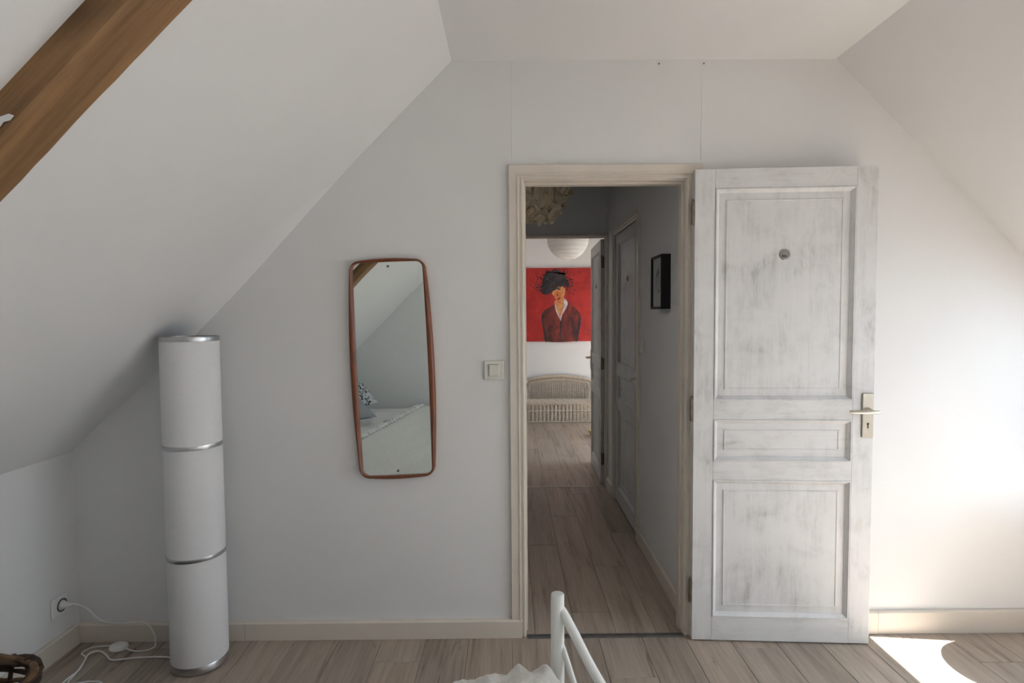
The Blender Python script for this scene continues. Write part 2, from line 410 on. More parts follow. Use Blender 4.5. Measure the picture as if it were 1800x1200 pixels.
# ------------------------------------------------------------------ hallway and far room shell
struct(MB().box(-.20, -.12, YH0, YH1, -.02, 2.62).build('wall_hall_left', WALL))
DY0, DY1, DZ = 1.075, 1.845, 1.995     # closed hall door opening
hw = MB(); hw.box(XH, XH+.07, YH0, DY0, -.02, 2.62); hw.box(XH, XH+.07, DY1, YH1, -.02, 2.62); hw.box(XH, XH+.07, DY0, DY1, DZ, 2.62)
struct(hw.build('wall_hall_right', WALL))
struct(MB().box(XH+.10, XH+.16, DY0-.2, DY1+.2, -.02, 2.62).build('wall_leak_block', WALL)); struct(MB().box(XH, XH+.10, DY0-.2, DY1+.2, -.04, -.0).build('floor_leak_block', PLANK))  # unseen panel and floor piece added to block light leaking under the hall door
struct(MB().box(-.20, XH+.07, YH0, YH1, 2.495, 2.535).build('ceiling_hall', CEIL))
FX0, FX1, FZ = -.02, .782, 2.026
he = MB(); he.box(XL-.06, FX0, YH1, YF0, -.02, 2.62); he.box(FX1, XR+.06, YH1, YF0, -.02, 2.62); he.box(FX0, FX1, YH1, YF0, FZ, 2.62)
struct(he.build('wall_hall_end', WALL))
struct(MB().prism([(XL-.06,-.02),(XR+.06,-.02),(XR+.06,ZK+.03),(XCR+.02,H+.05),(XCL-.02,H+.05),(XL-.06,ZK+.03)], 'y', YF1, YF1+.06).build('wall_far', FARW))
fl = MB(); fl.box(XL-.06, XL, YF0, YF1, -.02, ZK); fl.quad((XL,YF0,ZK),(XL,YF1,ZK),(XCL,YF1,H),(XCL,YF0,H)); struct(fl.build('wall_far_left', FARW, fix=False))
struct(MB().box(XR, XR+.06, YF0, YF1, -.02, ZK).build('wall_far_right', FARW))
struct(MB().box(XCL, XCR, YF0, YF1, H, H+.04).build('ceiling_far', CEIL))
W2 = (2.9, 4.3, .80, 1.75)
slope_right('ceiling_far_right', YF0, YF1, (W2,), FARW)
roof_window('window_2', *W2, True)
P2 = [(.055,0),(.055,-.014),(.020,-.016),(.016,-.010),(.004,-.010),(-.002,-.004),(-.002,.08)]
casing('trim_2', -DY1, -DY0, DZ, P2, CREAM, (XH,0,0), -PI/2)     # around the closed hall door
casing('trim_3', FX0, FX1, FZ, [(.013,0),(.013,-.016),(.004,-.018),(-.002,-.012),(-.002,.02),(-.007,.02),(-.007,.08)], CREAM, (0,YH1,0))
bh = struct(empty('baseboard_hall', (0,0,0)))
for y0, y1 in ((YH0+.02, DY0-.057), (DY1+.057, YH1-.02)): board(MB(), XH-.018, XH-.0005, y0, y1, .085, '-x').build('board', BASEB, bh)
struct(MB().prism([(-.017,.0),(.017,.0),(.011,.005),(-.011,.005)], 'x', DA+.004, DB-.004).build('trim_4', THRESH), 'dark grey metal strip across the doorway floor')
bpy.data.objects['trim_4'].location = (0,-.012,.0005)
struct(MB().prism([(-.014,.0),(.014,.0),(.009,.004),(-.009,.004)], 'x', FX0+.004, FX1-.008).build('trim_5', STRIP), 'thin pale strip across the far doorway floor')
bpy.data.objects['trim_5'].location = (0, 2.155, .0005)

# ------------------------------------------------------------------ panelled doors
def ring(q, x0, x1, z0, z1, prof, sgn, ybase):
    for (i0, d0), (i1, d1) in zip(prof, prof[1:]):
        A = [(x0+i0,z0+i0),(x1-i0,z0+i0),(x1-i0,z1-i0),(x0+i0,z1-i0)]; B = [(x0+i1,z0+i1),(x1-i1,z0+i1),(x1-i1,z1-i1),(x0+i1,z1-i1)]
        for k in range(4):
            l = (k+1) % 4
            q.quad((A[k][0],ybase+sgn*d0,A[k][1]),(A[l][0],ybase+sgn*d0,A[l][1]),(B[l][0],ybase+sgn*d1,B[l][1]),(B[k][0],ybase+sgn*d1,B[k][1]))
def door(name, loc, rz, W, Ht, mv, mh, label, mirror=1, plate=True, peephole=True, handle_z=1.0):
    """leaf: local x from the hinges, front face y = 0 looking to -y; mirror=-1 flips the handing"""
    r = struct(empty(name, loc, rz), label); s = mirror; T = .036; z0 = .006
    def X(a, b_): return (a, b_) if s > 0 else (-b_, -a)
    xs0, xs1 = .084, W-.086
    zr = [(z0, .108), (.703, .782), (.961, 1.040), (1.924, Ht)]
    for a, b_ in ((0, xs0), (xs1, W)):
        x = X(a, b_); MB().box(x[0], x[1], 0, T, z0, Ht, .0015).build('stile', mv, r)
    x = X(xs0, xs1)
    for a, b_ in zr: MB().box(x[0], x[1], .0, T, a, b_, .0006).build('rail', mh, r)
    for a, b_ in ((.108,.703),(.782,.961),(1.040,1.924)):
        q = MB(); g = MB()
        for sg, yb in ((1, 0), (-1, T)):
            ring(q, x[0], x[1], a, b_, [(0,.0),(.002,-.0035),(.006,-.0035),(.008,.001),(.017,.010),(.019,.013)], sg, yb)
            ring(g, x[0], x[1], a, b_, [(.018,.0135),(.046,.0125),(.048,.0085),(.0515,.0085),(.053,.0105)], sg, yb)
            i = .053; g.quad((x[0]+i,yb+sg*.0105,a+i),(x[1]-i,yb+sg*.0105,a+i),(x[1]-i,yb+sg*.0105,b_-i),(x[0]+i,yb+sg*.0105,b_-i))
        q.build('moulding', mv if b_-a > .3 else mh, r); g.build('panel', mv if b_-a > .3 else mh, r)
    for z in (1.825, 1.0, .215):
        h = MB().lathe([(.0055,z-.048),(.0065,z-.046),(.0065,z-.002),(.0055,z),(.0065,z+.002),(.0065,z+.046),(.0055,z+.048)], (-.006*s,.010,0), 12).build('hinge', OLDMETAL, r, True)
        MB().lathe([(.0,z+.062),(.004,z+.058),(.006,z+.052),(.003,z+.048),(.003,z+.046)], (-.006*s,.010,0), 10).build('finial', OLDMETAL, h, True)
        MB().box(*X(-.004,.0), .004, .030, z-.045, z+.045).build('leaf', OLDMETAL, h)
    # handle on a long plate
    hx = .711*W/.738*s; z = handle_z
    for sg, yb in ((-1, 0), (1, T)):
        def Y(a, b_): return (yb-b_, yb-a) if sg < 0 else (yb+a, yb+b_)
        p = MB().box(hx-.0235, hx+.0235, *Y(0,.007), z-.114, z+.073, .003).build('handle_plate', STEEL, r)
        MB().lathe([(.013, yb+sg*.006),(.012, yb+sg*.012),(.009, yb+sg*.016),(.009, yb+sg*.045),(.0, yb+sg*.047)], (hx,0,z+.002), 16, 'y').build('neck', STEEL, p, True)
        y = yb+sg*.045
        q = MB().tube([(hx+.026*s,y,z),(hx+.02*s,y,z),(hx-.04*s,y,z),(hx-.065*s,y-sg*.004,z),(hx-.088*s,y-sg*.010,z-.001)], [.0065,.008,.008,.0075,.0065], 10); q.build('lever', STEEL, p, True)
        k = MB().lathe([(.005, yb+sg*.0072),(0, yb+sg*.0075)], (hx,0,z-.055), 12, 'y'); k.box(hx-.0028,hx+.0028,*Y(.0068,.0075),z-.074,z-.056); k.build('keyhole', BLACK, p)
        for zz in (z+.062, z-.102): MB().lathe([(.0035, yb+sg*.006),(.0035, yb+sg*.0078),(0, yb+sg*.0085)], (hx,0,zz), 10, 'y').build('screw', STEEL, p, True)
    if peephole:
        px = .371*W/.738*s
        p = MB().lathe([(.021,.0105),(.021,.0065),(.019,.0045),(.0145,.0045),(.0135,.007)], (px,0,1.649), 28, 'y').build('peephole', PEEP, r, True)
        q = MB().lathe([(.0135,.007),(.012,.0055),(0,.0055)], (px,0,1.649), 24, 'y').build('cover', PEEP, p, True)
        MB().box(px-.013, px+.003, .001, .005, 1.6445, 1.6495, .001).build('shutter_tab', OLDMETAL, p)
        MB().box(px-.0125, px+.006, .0035, .0054, 1.640, 1.6447).build('slot', BLACK, p)
    return r
door('door_1', (.776,-.055,0), -.061, .738, 2.004, LIME_V, LIME_H, 'whitewashed panelled door opened back against the wall')
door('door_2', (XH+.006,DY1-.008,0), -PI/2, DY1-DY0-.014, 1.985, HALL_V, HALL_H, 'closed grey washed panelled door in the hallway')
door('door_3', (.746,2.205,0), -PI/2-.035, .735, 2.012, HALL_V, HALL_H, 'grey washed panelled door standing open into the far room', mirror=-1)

# ------------------------------------------------------------------ oak beam on the left slope
bt = thing('ceiling_beam', 'rough brown oak beam running down the left sloping ceiling', 'beam', (XCL, -1.412, H))
dn = Vector((XL-XCL, 0, ZK-H)).normalized(); inn = Vector((1, 0, -1)).normalized()
q = MB(); NB = 60
random.seed(3)
prof = []
for i in range(NB+1):
    s = -.02+2.33*i/NB; c = dn*s
    j = [random.uniform(-.0012,.0012)+.002*math.sin(s*5+k_*2) for k_ in range(6)]
    prof.append([tuple(c+inn*(-.005)+Vector((0,0,0))), tuple(c+inn*(.054+j[0])+Vector((0,j[1]*.6,0))), tuple(c+inn*(.061+j[0])+Vector((0,.008+j[2],0))),
                 tuple(c+inn*(.062+j[3]*.8)+Vector((0,.094+j[4]*.6,0))), tuple(c+inn*(.055+j[3])+Vector((0,.102+j[4],0))), tuple(c+inn*(-.005)+Vector((0,.102,0)))])
for a, b_ in zip(prof, prof[1:]):
    for k in range(5): q.quad(a[k], a[k+1], b_[k+1], b_[k])
q.build('timber', BEAM, bt)
fk = Vector(dn)*.985+inn*.030; qf = MB()
pts = [(0,0),(.016,.004),(.030,.012),(.033,.020),(.022,.021),(.012,.014),(-.004,.016),(-.012,.008)]
n0 = [tuple(fk-dn*a+inn*b_*.9+Vector((0,-.0015,0))) for a, b_ in pts]; n1 = [tuple(Vector(p)+Vector((0,-.002,0))) for p in n0]
qf.quad(*n1)
for k in range(len(pts)): qf.quad(n0[k], n0[(k+1)%len(pts)], n1[(k+1)%len(pts)], n1[k])
o = qf.build('plaster_fleck', WALL, bt); o['label'] = 'white plaster fleck'

# ------------------------------------------------------------------ floor lamp
LX, LY, LR = -1.274, -.166, .1065
fl_ = thing('floor_lamp', 'tall white fabric cylinder floor lamp with silver rings and white cord', 'lamp', (LX, LY, 0))
MB().lathe([(0,.0005),(LR-.006,.0005),(LR-.001,.004),(LR-.001,.030),(LR-.004,.034),(0,.034)], seg=64).build('base', RING, fl_, True)
secs = [(.034,.452),(.466,.893),(.907,1.314)]
for a, b_ in secs: MB().lathe([(LR,a),(LR,a+.01),(LR,b_-.01),(LR,b_),(LR-.004,b_),(LR-.004,a),(LR,a)], seg=64).build('shade', SHADE, fl_, True)
for a, b_ in ((.451,.467),(.892,.908),(1.313,1.332)):
    MB().lathe([(LR-.006,a),(LR+.0015,a),(LR+.0022,a+.003),(LR+.0022,b_-.003),(LR+.0015,b_),(LR-.006,b_),(LR-.006,a)], seg=64).build('ring', RING, fl_, True)
MB().tube([(0,0,.03),(0,0,1.30)], .012, 10).build('pole', RING, fl_, True)
q = MB()
for k in range(3):
    a = k*2*PI/3+.4; q.tube([(0,0,1.322),(math.cos(a)*(LR-.004),math.sin(a)*(LR-.004),1.322)], .003, 6)
q.build('top_spider', RING, fl_, True)
for z in (.24, .68, 1.1): MB().lathe([(0,z-.05),(.018,z-.045),(.028,z-.01),(.03,z+.01),(.024,z+.035),(.012,z+.05),(.0,z+.051)], (.03,0,0), 14).build('bulb', SHADE, fl_, True)
def loc_(pts): return [(x-LX, y-LY, z) for x, y, z in pts]
c1 = [(-1.868,-.104,.210),(-1.83,-.100,.212),(-1.79,-.085,.185),(-1.775,-.06,.138),(-1.745,-.05,.108),(-1.681,-.045,.098),(-1.61,-.042,.100),(-1.565,-.045,.095),(-1.530,-.055,.055),(-1.522,-.062,.010),(-1.528,-.080,.0045),(-1.556,-.098,.0045),(-1.60,-.094,.0045),(-1.640,-.082,.010)]
c2 = [(-1.700,-.066,.010),(-1.742,-.058,.0045),(-1.792,-.070,.0045),(-1.800,-.110,.0045),(-1.765,-.136,.0045),(-1.745,-.177,.0045),(-1.722,-.25,.0045),(-1.715,-.295,.0045),(-1.69,-.310,.0045),(-1.63,-.296,.0045),(-1.58,-.305,.0045),(-1.55,-.36,.0045),(-1.62,-.42,.0045),(-1.70,-.37,.0045),(-1.725,-.30,.0085),(-1.722,-.23,.0085),(-1.745,-.165,.0105),(-1.762,-.118,.0085),(-1.737,-.094,.0045),(-1.690,-.122,.0045),(-1.640,-.158,.0045),(-1.56,-.146,.0045),(-1.46,-.140,.0045),(-1.376,-.150,.0045)]
for c in (c1, c2): MB().tube(smoothpath(loc_(c), 7), .0032, 7).build('cord', WPLASTIC, fl_, True)
sw = MB().lathe([(0,0),(.030,0),(.033,.006),(.030,.016),(.020,.023),(0,.024)], seg=28)
sw.v = [(x*1.18, y*.92, z) for x, y, z in sw.v]
o = sw.build('foot_switch', WPLASTIC, fl_, True); o.location = (-1.670-LX, -.073-LY, .001)
MB().lathe([(0,.004),(.013,.004),(.016,.012),(.016,.018),(.010,.03),(.005,.044),(.004,.05)], loc_([(XL,-.104,.210)])[0], 18, 'x').build('plug', WPLASTIC, fl_, True)

# wall socket on the knee wall
so = thing('wall_socket', 'white square wall socket low on the knee wall holding the lamp plug', 'socket', (XL, -.112, .210))
ro = MB(); ro.box(0, .009, -.042, .042, -.041, .041, .003); ro.build('plate', WPLASTIC, so)
MB().lathe([(.027,.0085),(.027,.0105),(.021,.0105),(.0205,.004),(0,.004)], (0,.008,0), 28, 'x').build('socket_well', THRESH, so, True)

# ------------------------------------------------------------------ teak wall mirror
mr = thing('wall_mirror', 'tall teak framed mirror hanging slightly crooked on the white wall', 'mirror', (-.4985, 0, 1.1785))
mr.rotation_euler = (0, math.radians(-1.9), 0)
def outline(W, Hh, r, bul, taper=0, n=10):
    """rounded rectangle with bowed sides, counter-clockwise, in x-z"""
    pts = []
    cs = [(W-r, Hh-r, 0), (-W+r, Hh-r, 90), (-W+r, -Hh+r, 180), (W-r, -Hh+r, 270)]
    for i, (cx, cz, a0) in enumerate(cs):
        for k in range(n+1):
            a = math.radians(a0+90*k/n); pts.append((cx+r*math.cos(a), cz+r*math.sin(a)))
        nx = cs[(i+1) % 4]; a = math.radians(a0+90); p0 = pts[-1]; p1 = (nx[0]+r*math.cos(a), nx[1]+r*math.sin(a))
        for k in range(1, 16):
            t = k/16; pts.append((p0[0]+(p1[0]-p0[0])*t, p0[1]+(p1[1]-p0[1])*t))
    out = []
    for x, z in pts:
        bx, bz = bul
        out.append((x+math.copysign(bx, x)*(1-(z/Hh)**2)*min(1, abs(x)/(W*.8)), z+math.copysign(bz, z)*(1-(x/W)**2)*min(1, abs(z)/(Hh*.8))))
    return out
gl = outline(.148, .455, .028, (.005, .002)); fo = outline(.159, .460, .035, (.020, .012))
def shrink(a, b_, t): return [(p[0]*(1-t)+q_[0]*t, p[1]*(1-t)+q_[1]*t) for p, q_ in zip(a, b_)]
q = MB(); n = len(gl)
loops = [(fo, 0), (fo, -.018), (shrink(fo, gl, .12), -.026), (shrink(fo, gl, .5), -.030), (shrink(fo, gl, .9), -.026), (gl, -.022), (gl, -.012)]
for (A, ya), (B, yb) in zip(loops, loops[1:]):
    for k in range(n):
        l = (k+1) % n; q.quad((A[k][0],ya,A[k][1]),(A[l][0],ya,A[l][1]),(B[l][0],yb,B[l][1]),(B[k][0],yb,B[k][1]))
import bmesh
o = q.build('frame', TEAK, mr)
bm = bmesh.new(); bm.from_mesh(o.data); bmesh.ops.remove_doubles(bm, verts=bm.verts, dist=1e-5); bmesh.ops.recalc_face_normals(bm, faces=bm.faces); bm.to_mesh(o.data); bm.free()
o.data.polygons.foreach_set('use_smooth', [True]*len(o.data.polygons)); o.data.set_sharp_from_angle(angle=math.radians(50))
g = MB(); g.quad(*[(x, -.014, z) for x, z in gl]); g.build('glass', MIRROR, mr)
for z in (.438, -.438): MB().lathe([(.0052,-.014),(.005,-.018),(.002,-.020),(0,-.020)], (.002,0,z), 14, 'y').build('screw', OLDMETAL, mr, True)

# ------------------------------------------------------------------ light switches
sw = thing('light_switch', 'ivory square rocker light switch beside the door frame', 'light switch', (-.066, 0, 1.171))
MB().box(-.043,.043,-.010,0,-.041,.041,.0035).build('plate', PLASTIC, sw)
k = MB().box(-.021,.021,-.0145,-.009,-.024,.024,.0012).build('rocker', PLASTIC, sw); k.rotation_euler = (.05,0,0)
g = MB(); g.box(-.0222,-.0212,-.0106,-.0095,-.0252,.0252); g.box(-.0222,.018,-.0106,-.0095,.0243,.0253); g.box(-.0222,.016,-.0106,-.0095,-.0253,-.0243); g.build('rocker_gap', OLDMETAL, sw)
sw = thing('light_switch', 'small pale light switch beside the closed hallway door', 'light switch', (XH, .958, 1.215))
MB().box(-.012,0,-.026,.026,-.040,.040,.003).build('plate', PLASTIC, sw)
MB().box(-.016,-.010,-.014,.014,-.022,.022,.001).build('rocker', PLASTIC, sw)

# ------------------------------------------------------------------ hallway picture
pc = thing('picture_frame', 'small black box frame with grey drawing on the hallway wall', 'picture', (XH, .47, 1.566))
fw_, fh_, dp = .105, .135, .047
for a in ((-fw_,-fw_+.012,-fh_,fh_),(fw_-.012,fw_,-fh_,fh_)): MB().box(-dp,0,a[0],a[1],a[2],a[3],.001).build('frame_bar', FRAMEB, pc)
for a in ((-fh_,-fh_+.012),(fh_-.012,fh_)): MB().box(-dp,0,-fw_+.012,fw_-.012,a[0],a[1],.001).build('frame_bar', FRAMEB, pc)
PAPER = plain('drawing paper', (.50,.50,.49), .8, var=.05)
m, t, b_ = nt('pencil drawing'); n_ = noise(t, coords(t), 14, 5, .6, 1.0); t.links.new(ramp(t, n_, [(.42,(.10,.10,.10)),(.55,(.42,.42,.41))]), b_.inputs['Base Color']); PENCIL = m
s_ = MB().box(-.036,-.030,-fw_+.01,fw_-.01,-fh_+.01,fh_-.01).build('print', PAPER, pc)
q = MB(); pts = [(-.035,-.05),(.01,-.062),(.035,-.03),(.04,.02),(.02,.06),(-.01,.072),(-.03,.04),(-.04,0)]
q.prism(pts, 'x', -.0372, -.036); q.build('figure_sketch', PENCIL, s_)

# ------------------------------------------------------------------ ruffled paper pendant in the hallway
rp = thing('paper_pendant', 'ruffled cream paper pendant lamp hanging in the dark hallway', 'pendant lamp', (.185, 1.1, 2.17))
random.seed(11); NP = 90; q = MB().lathe([(0,-.12),(.07,-.1),(.12,0),(.07,.1),(0,.12)], seg=16).build('core', RUFF, rp, True)
for i in range(NP):
    zz = 1-2*(i+.5)/NP; a = i*2.39996; rr = math.sqrt(1-zz*zz); d = Vector((rr*math.cos(a), rr*math.sin(a), zz))
    u = d.orthogonal().normalized(); u.rotate(Matrix.Rotation(random.uniform(0,6.28), 3, d)); v = d.cross(u)
    R0 = random.uniform(.125, .165); wd = random.uniform(.055,.08); hh = random.uniform(.035,.055); ph = random.uniform(0,6.28); tl = random.uniform(-.5,.5)
    def pet(s_, t_, d=d, u=u, v=v, R0=R0, wd=wd, hh=hh, ph=ph, tl=tl):
        a = (s_-.5)*2; c = (t_-.5)*2
        bulge = R0+.035*t_+.014*math.sin(5*a+ph)*(.3+t_)+.008*math.sin(9*a+2*ph)
        return d*(bulge+tl*.02*a) + u*(a*wd*(1-.15*c*c)) + v*(c*hh+.012*math.sin(6*a+ph))
    MB().grid(pet, 9, 3).build('petal', RUFF, rp, True, fix=False)
MB().tube([(0,0,.1),(0,0,2.495-2.17)], .004, 6).build('cable', WPLASTIC, rp)

# ------------------------------------------------------------------ far room: lantern, painting, bench, basket
ln = thing('paper_lantern', 'round white paper lantern hanging in the bright far room', 'pendant lamp', (.665, 4.0, 2.252))
RL = .235; prof = []
for i in range(81):
    a = -PI/2+PI*i/80; sc = 1-.012*(abs(math.sin(a*13)))**.5
    prof.append((max(.03, RL*math.cos(a)*sc), RL*math.sin(a)))
MB().lathe(prof, seg=48).build('shade', RICE, ln, True)
q = MB()
for i in range(1, 14):
    a = -PI/2+PI*i/14+.05; rr = RL*math.cos(a)
    if rr > .04: q.tube([(rr*math.cos(b0), rr*math.sin(b0), RL*math.sin(a)+.004*math.sin(3*b0+i)) for b0 in [2*PI*k/32 for k in range(32)]], .0013, 4, closed=True)
q.build('wire_ribs', WICKER, ln, True)
MB().tube([(0,0,.2),(0,0,H-2.252)], .003, 6).build('cable', WPLASTIC, ln)

PU, PX, PZ, PY = .99, .187, 2.030, YF1-.035
pt = thing('painting', 'large red canvas painting of a dark haired figure in a maroon jacket', 'painting', (PX+PU/2, YF1, PZ-PU/2))
def paint(name, c0, c1, scale=6, st=(1,1,1), lo=.4, hi=.6):
    m, t, b_ = nt(name); n_ = noise(t, coords(t, st), scale, 6, .65, .6)
    t.links.new(ramp(t, n_, [(lo, c0), (hi, c1)]), b_.inputs['Base Color']); b_.inputs['Roughness'].default_value = .5; return m
CR = paint('cadmium red paint', (.40,.018,.016), (.56,.030,.024), 4)
CH = paint('black hair paint', (.010,.009,.012), (.045,.035,.04), 14)
CF = paint('orange skin paint', (.62,.17,.055), (.72,.36,.13), 9)
CJ = paint('maroon jacket paint', (.055,.016,.014), (.36,.040,.028), 9, (1,1,.45), .38, .68)
CW = paint('white collar paint', (.50,.40,.45), (.80,.72,.75), 16)
CL = paint('dark lip paint', (.25,.02,.015), (.35,.03,.02), 9)
can = MB().box(-PU/2, PU/2, -.035, -.001, -PU/2, PU/2, .002).build('canvas', CR, pt)
def cv(x, y): return ((x-110)/720*PU-PU/2, PU/2-(y-382)/720*PU)
def patch(name, pts, m, lvl, smooth=True):
    P = [cv(*p) for p in pts]
    if smooth:
        P3 = [Vector((a, 0, b0)) for a, b0 in P]; L = len(P3); out = []
        for i in range(L):
            a, b0, c, d = P3[i-1], P3[i], P3[(i+1)%L], P3[(i+2)%L]
            for k in range(4):
                t = k/4; v = .5*((2*b0)+(c-a)*t+(2*a-5*b0+4*c-d)*t*t+(3*b0-a-3*c+d)*t**3); out.append((v.x, v.z))
        P = out
    return MB().prism(P, 'y', -.035-.0008*lvl, -.0345).build(name, m, can)
patch('jacket', [(330,1100),(312,1000),(295,880),(308,812),(360,772),(425,738),(490,730),(550,715),(612,760),(660,812),(680,862),(674,950),(655,1040),(642,1100)], CJ, 1)
patch('jacket_edge', [(478,905),(487,905),(492,1000),(488,1098),(480,1098),(478,1000)], CH, 2)
patch('arm_shadow', [(296,870),(304,820),(318,860),(322,960),(345,1095),(330,1098),(310,990)], CH, 2)
patch('arm_shadow', [(672,840),(682,880),(674,960),(642,1098),(630,1095),(650,980),(655,900)], CH, 2)
patch('neck', [(428,700),(500,660),(515,700),(500,790),(476,885),(445,800),(428,740)], CF, 2)
patch('collar', [(424,705),(436,745),(455,815),(488,900),(474,880),(446,830),(428,770)], CW, 3)
patch('collar', [(518,680),(550,718),(542,765),(500,840),(484,898),(478,862),(500,800),(512,745)], CW, 3)
patch('face', [(398,628),(430,585),(470,556),(512,566),(527,600),(522,645),(500,690),(468,712),(438,692),(414,655)], CF, 4)
random.seed(5)
hair = [(300,470),(330,428),(400,408),(470,410),(528,440),(556,500),(552,560),(520,566),(470,556),(424,602),(372,632),(326,640),(288,602),(278,560),(305,530)]
hp = []
for i, p in enumerate(hair):
    nx = hair[(i+1) % len(hair)]
    low = 8 <= i <= 10
    for k in range(5): j_ = 5 if low else 17; hp.append((p[0]+(nx[0]-p[0])*k/5+random.uniform(-j_,j_), p[1]+(nx[1]-p[1])*k/5+random.uniform(-j_,j_)))
patch('hair', hp, CH, 5, False)
q = MB()
for i in range(900):
    a = random.uniform(0, 2*PI); rr = random.gauss(118, 40); x = 420+rr*1.15*math.cos(a); y = 520+rr*.85*math.sin(a)
    if not (118 < x < 815 and 390 < y < 690) or (395 < x < 530 and 560 < y): continue
    s_ = random.uniform(2.0, 6.5); P = [cv(x+s_*math.cos(k*PI/3)*random.uniform(.6,1.3), y+s_*math.sin(k*PI/3)*random.uniform(.6,1.3)) for k in range(6)]; q.prism(P, 'y', -.0354, -.0346)
for i in range(170):
    x = random.uniform(120, 810); y = random.uniform(395, 620); s_ = random.uniform(1.5, 4); P = [cv(x+s_*math.cos(k*PI/3), y+s_*math.sin(k*PI/3)) for k in range(6)]; q.prism(P, 'y', -.0353, -.0346)
o = q.build('brush_flecks', CH, can); o['kind'] = 'stuff'
patch('eyebrow', [(445,582),(462,570),(488,572),(470,578),(450,590)], CH, 5)
patch('eye', [(450,592),(468,584),(484,590),(468,597)], CH, 5)
patch('nose_line', [(448,610),(452,640),(462,656),(452,658),(444,640)], CL, 5)
patch('lips', [(446,684),(462,674),(484,672),(470,688),(456,692)], CL, 5)
patch('ear', [(515,580),(526,584),(526,612),(518,622)], CF, 5)

wbx = thing('wicker_bench', 'pale wicker chest bench with arched back below the red painting', 'bench', (.235, 4.945, 0))
BW, BD, BH = .86, .32, .240
def woven(q, P, length, n_rows, z0, z1, pitch, amp, r, seg=5):
    """rows of canes weaving in and out of upright stakes; P(s, out, z) -> point"""
    steps = int(length/pitch*4)
    for k in range(n_rows):
        z = z0+(z1-z0)*(k+.5)/n_rows; ph = .9*(k % 2)
        q.tube([P(length*i/steps, amp*math.sin(PI*(length*i/steps)/pitch+ph), z) for i in range(steps+1)], r, seg)
q = MB(); woven(q, lambda s_, o_, z: (s_, -o_, z), BW, 20, .012, BH-.012, .025, .009, .0072)
woven(q, lambda s_, o_, z: (-o_, s_, z), BD, 20, .012, BH-.012, .025, .009, .0072); woven(q, lambda s_, o_, z: (BW+o_, s_, z), BD, 20, .012, BH-.012, .025, .009, .0072)
o = q.build('weave', WICKER, wbx, True, fix=False); o['kind'] = 'stuff'
MB().box(.006, BW-.006, .006, BD, .004, BH-.01).build('body', WICKER, wbx)
for i in range(18):
    x = .025+i*(BW-.05)/17; MB().tube([(x,-.004,.004),(x,-.006,BH)], .0085, 6).build('stake', WICKER, wbx, True)
def braid(path, R, r, parent, name='braid', turns=40):
    P = smoothpath(path, 10); N = len(P)
    for s_ in (0, 2*PI/3, 4*PI/3):
        out = []
        M_ = N*4
        for i in range(M_+1):
            f = i/M_*(N-1); k = min(int(f), N-2); p = P[k].lerp(P[k+1], f-k); t_ = (P[k+1]-P[k]).normalized(); n_ = t_.cross(Vector((0,1,0)))
            if n_.length < .1: n_ = t_.cross(Vector((0,0,1)))
            n_.normalize(); b0 = t_.cross(n_); an = 2*PI*turns*i/M_+s_; out.append(p+n_*math.cos(an)*R+b0*math.sin(an)*R)
        MB().tube(out, r, 5).build(name, WICKER, parent, True, fix=False)
for z in (.010, BH): braid([(-.008,-.008,z),(BW/2,-.009,z),(BW+.008,-.008,z)], .007, .0075, wbx, 'edge_braid', 22)
MB().tube([(.0,-.019,.155),(BW/2,-.020,.155),(BW,-.019,.155)], .004, 6).build('trim_cane', RICE, wbx, True)
lid = MB(); lid.box(.0, BW, -.004, BD, BH+.004, BH+.016); woven(lid, lambda s_, o_, z: (s_, z, BH+.018+o_*.4), BW, 12, .0, BD-.02, .05, .009, .008); lid.build('lid', WICKER, wbx, True, fix=False)
def arch_z(t): return .512+.060*(1-(2*t-1)**2)
arch = [(-.018, BD-.01, .25), (-.020, BD+.0, .46)] + [(-.012+(BW+.024)*t, BD+.005, arch_z(t)) for t in [.04+.92*i/10 for i in range(11)]] + [(BW+.020, BD, .46), (BW+.018, BD-.01, .25)]
braid(arch, .010, .0115, wbx, 'back_braid', 44)
braid([(.020, BD, BH+.02)]+[(.035+(BW-.07)*t, BD+.003, arch_z(t)-.05) for t in [i/8 for i in range(9)]]+[(BW-.020, BD, BH+.02)], .005, .006, wbx, 'inner_braid', 40)
q = MB()
for i in range(58):
    t = (i+.5)/58; x = .02+(BW-.04)*t; q.tube([(x, BD, BH), (x+.004*(-1)**i, BD+.002, BH+.12), (x, BD+.002, arch_z(t)-.02)], .0045, 5)
for k in range(9): 
    z = BH+.02+k*.026; q.tube([(.02+(BW-.04)*i/80, BD+.006*(-1)**i, z) for i in range(81)], .004, 4)
o = q.build('back_weave', WICKER, wbx, True, fix=False); o['kind'] = 'stuff'
for s_ in (0, 1):
    x = -.012 if s_ == 0 else BW+.012
    braid([(x, BD, .40), (x, BD*.65, .375), (x, BD*.25, .345), (x, .004, BH+.01)], .007, .0085, wbx, 'arm_braid', 12)

bk = thing('straw_basket', 'small round golden straw basket peeking out behind the far open door', 'basket', (1.020, 4.05, 0))
for k in range(4): MB().tube([((.085+.008*k)*math.cos(a), (.085+.008*k)*math.sin(a), .012+.019*k) for a in [2*PI*i/40 for i in range(40)]], .0105, 8, closed=True).build('straw_coil', GOLD, bk, True)
MB().lathe([(0,.002),(.08,.002),(.086,.01),(.08,.016),(0,.014)], seg=32).build('bottom', GOLD, bk, True)

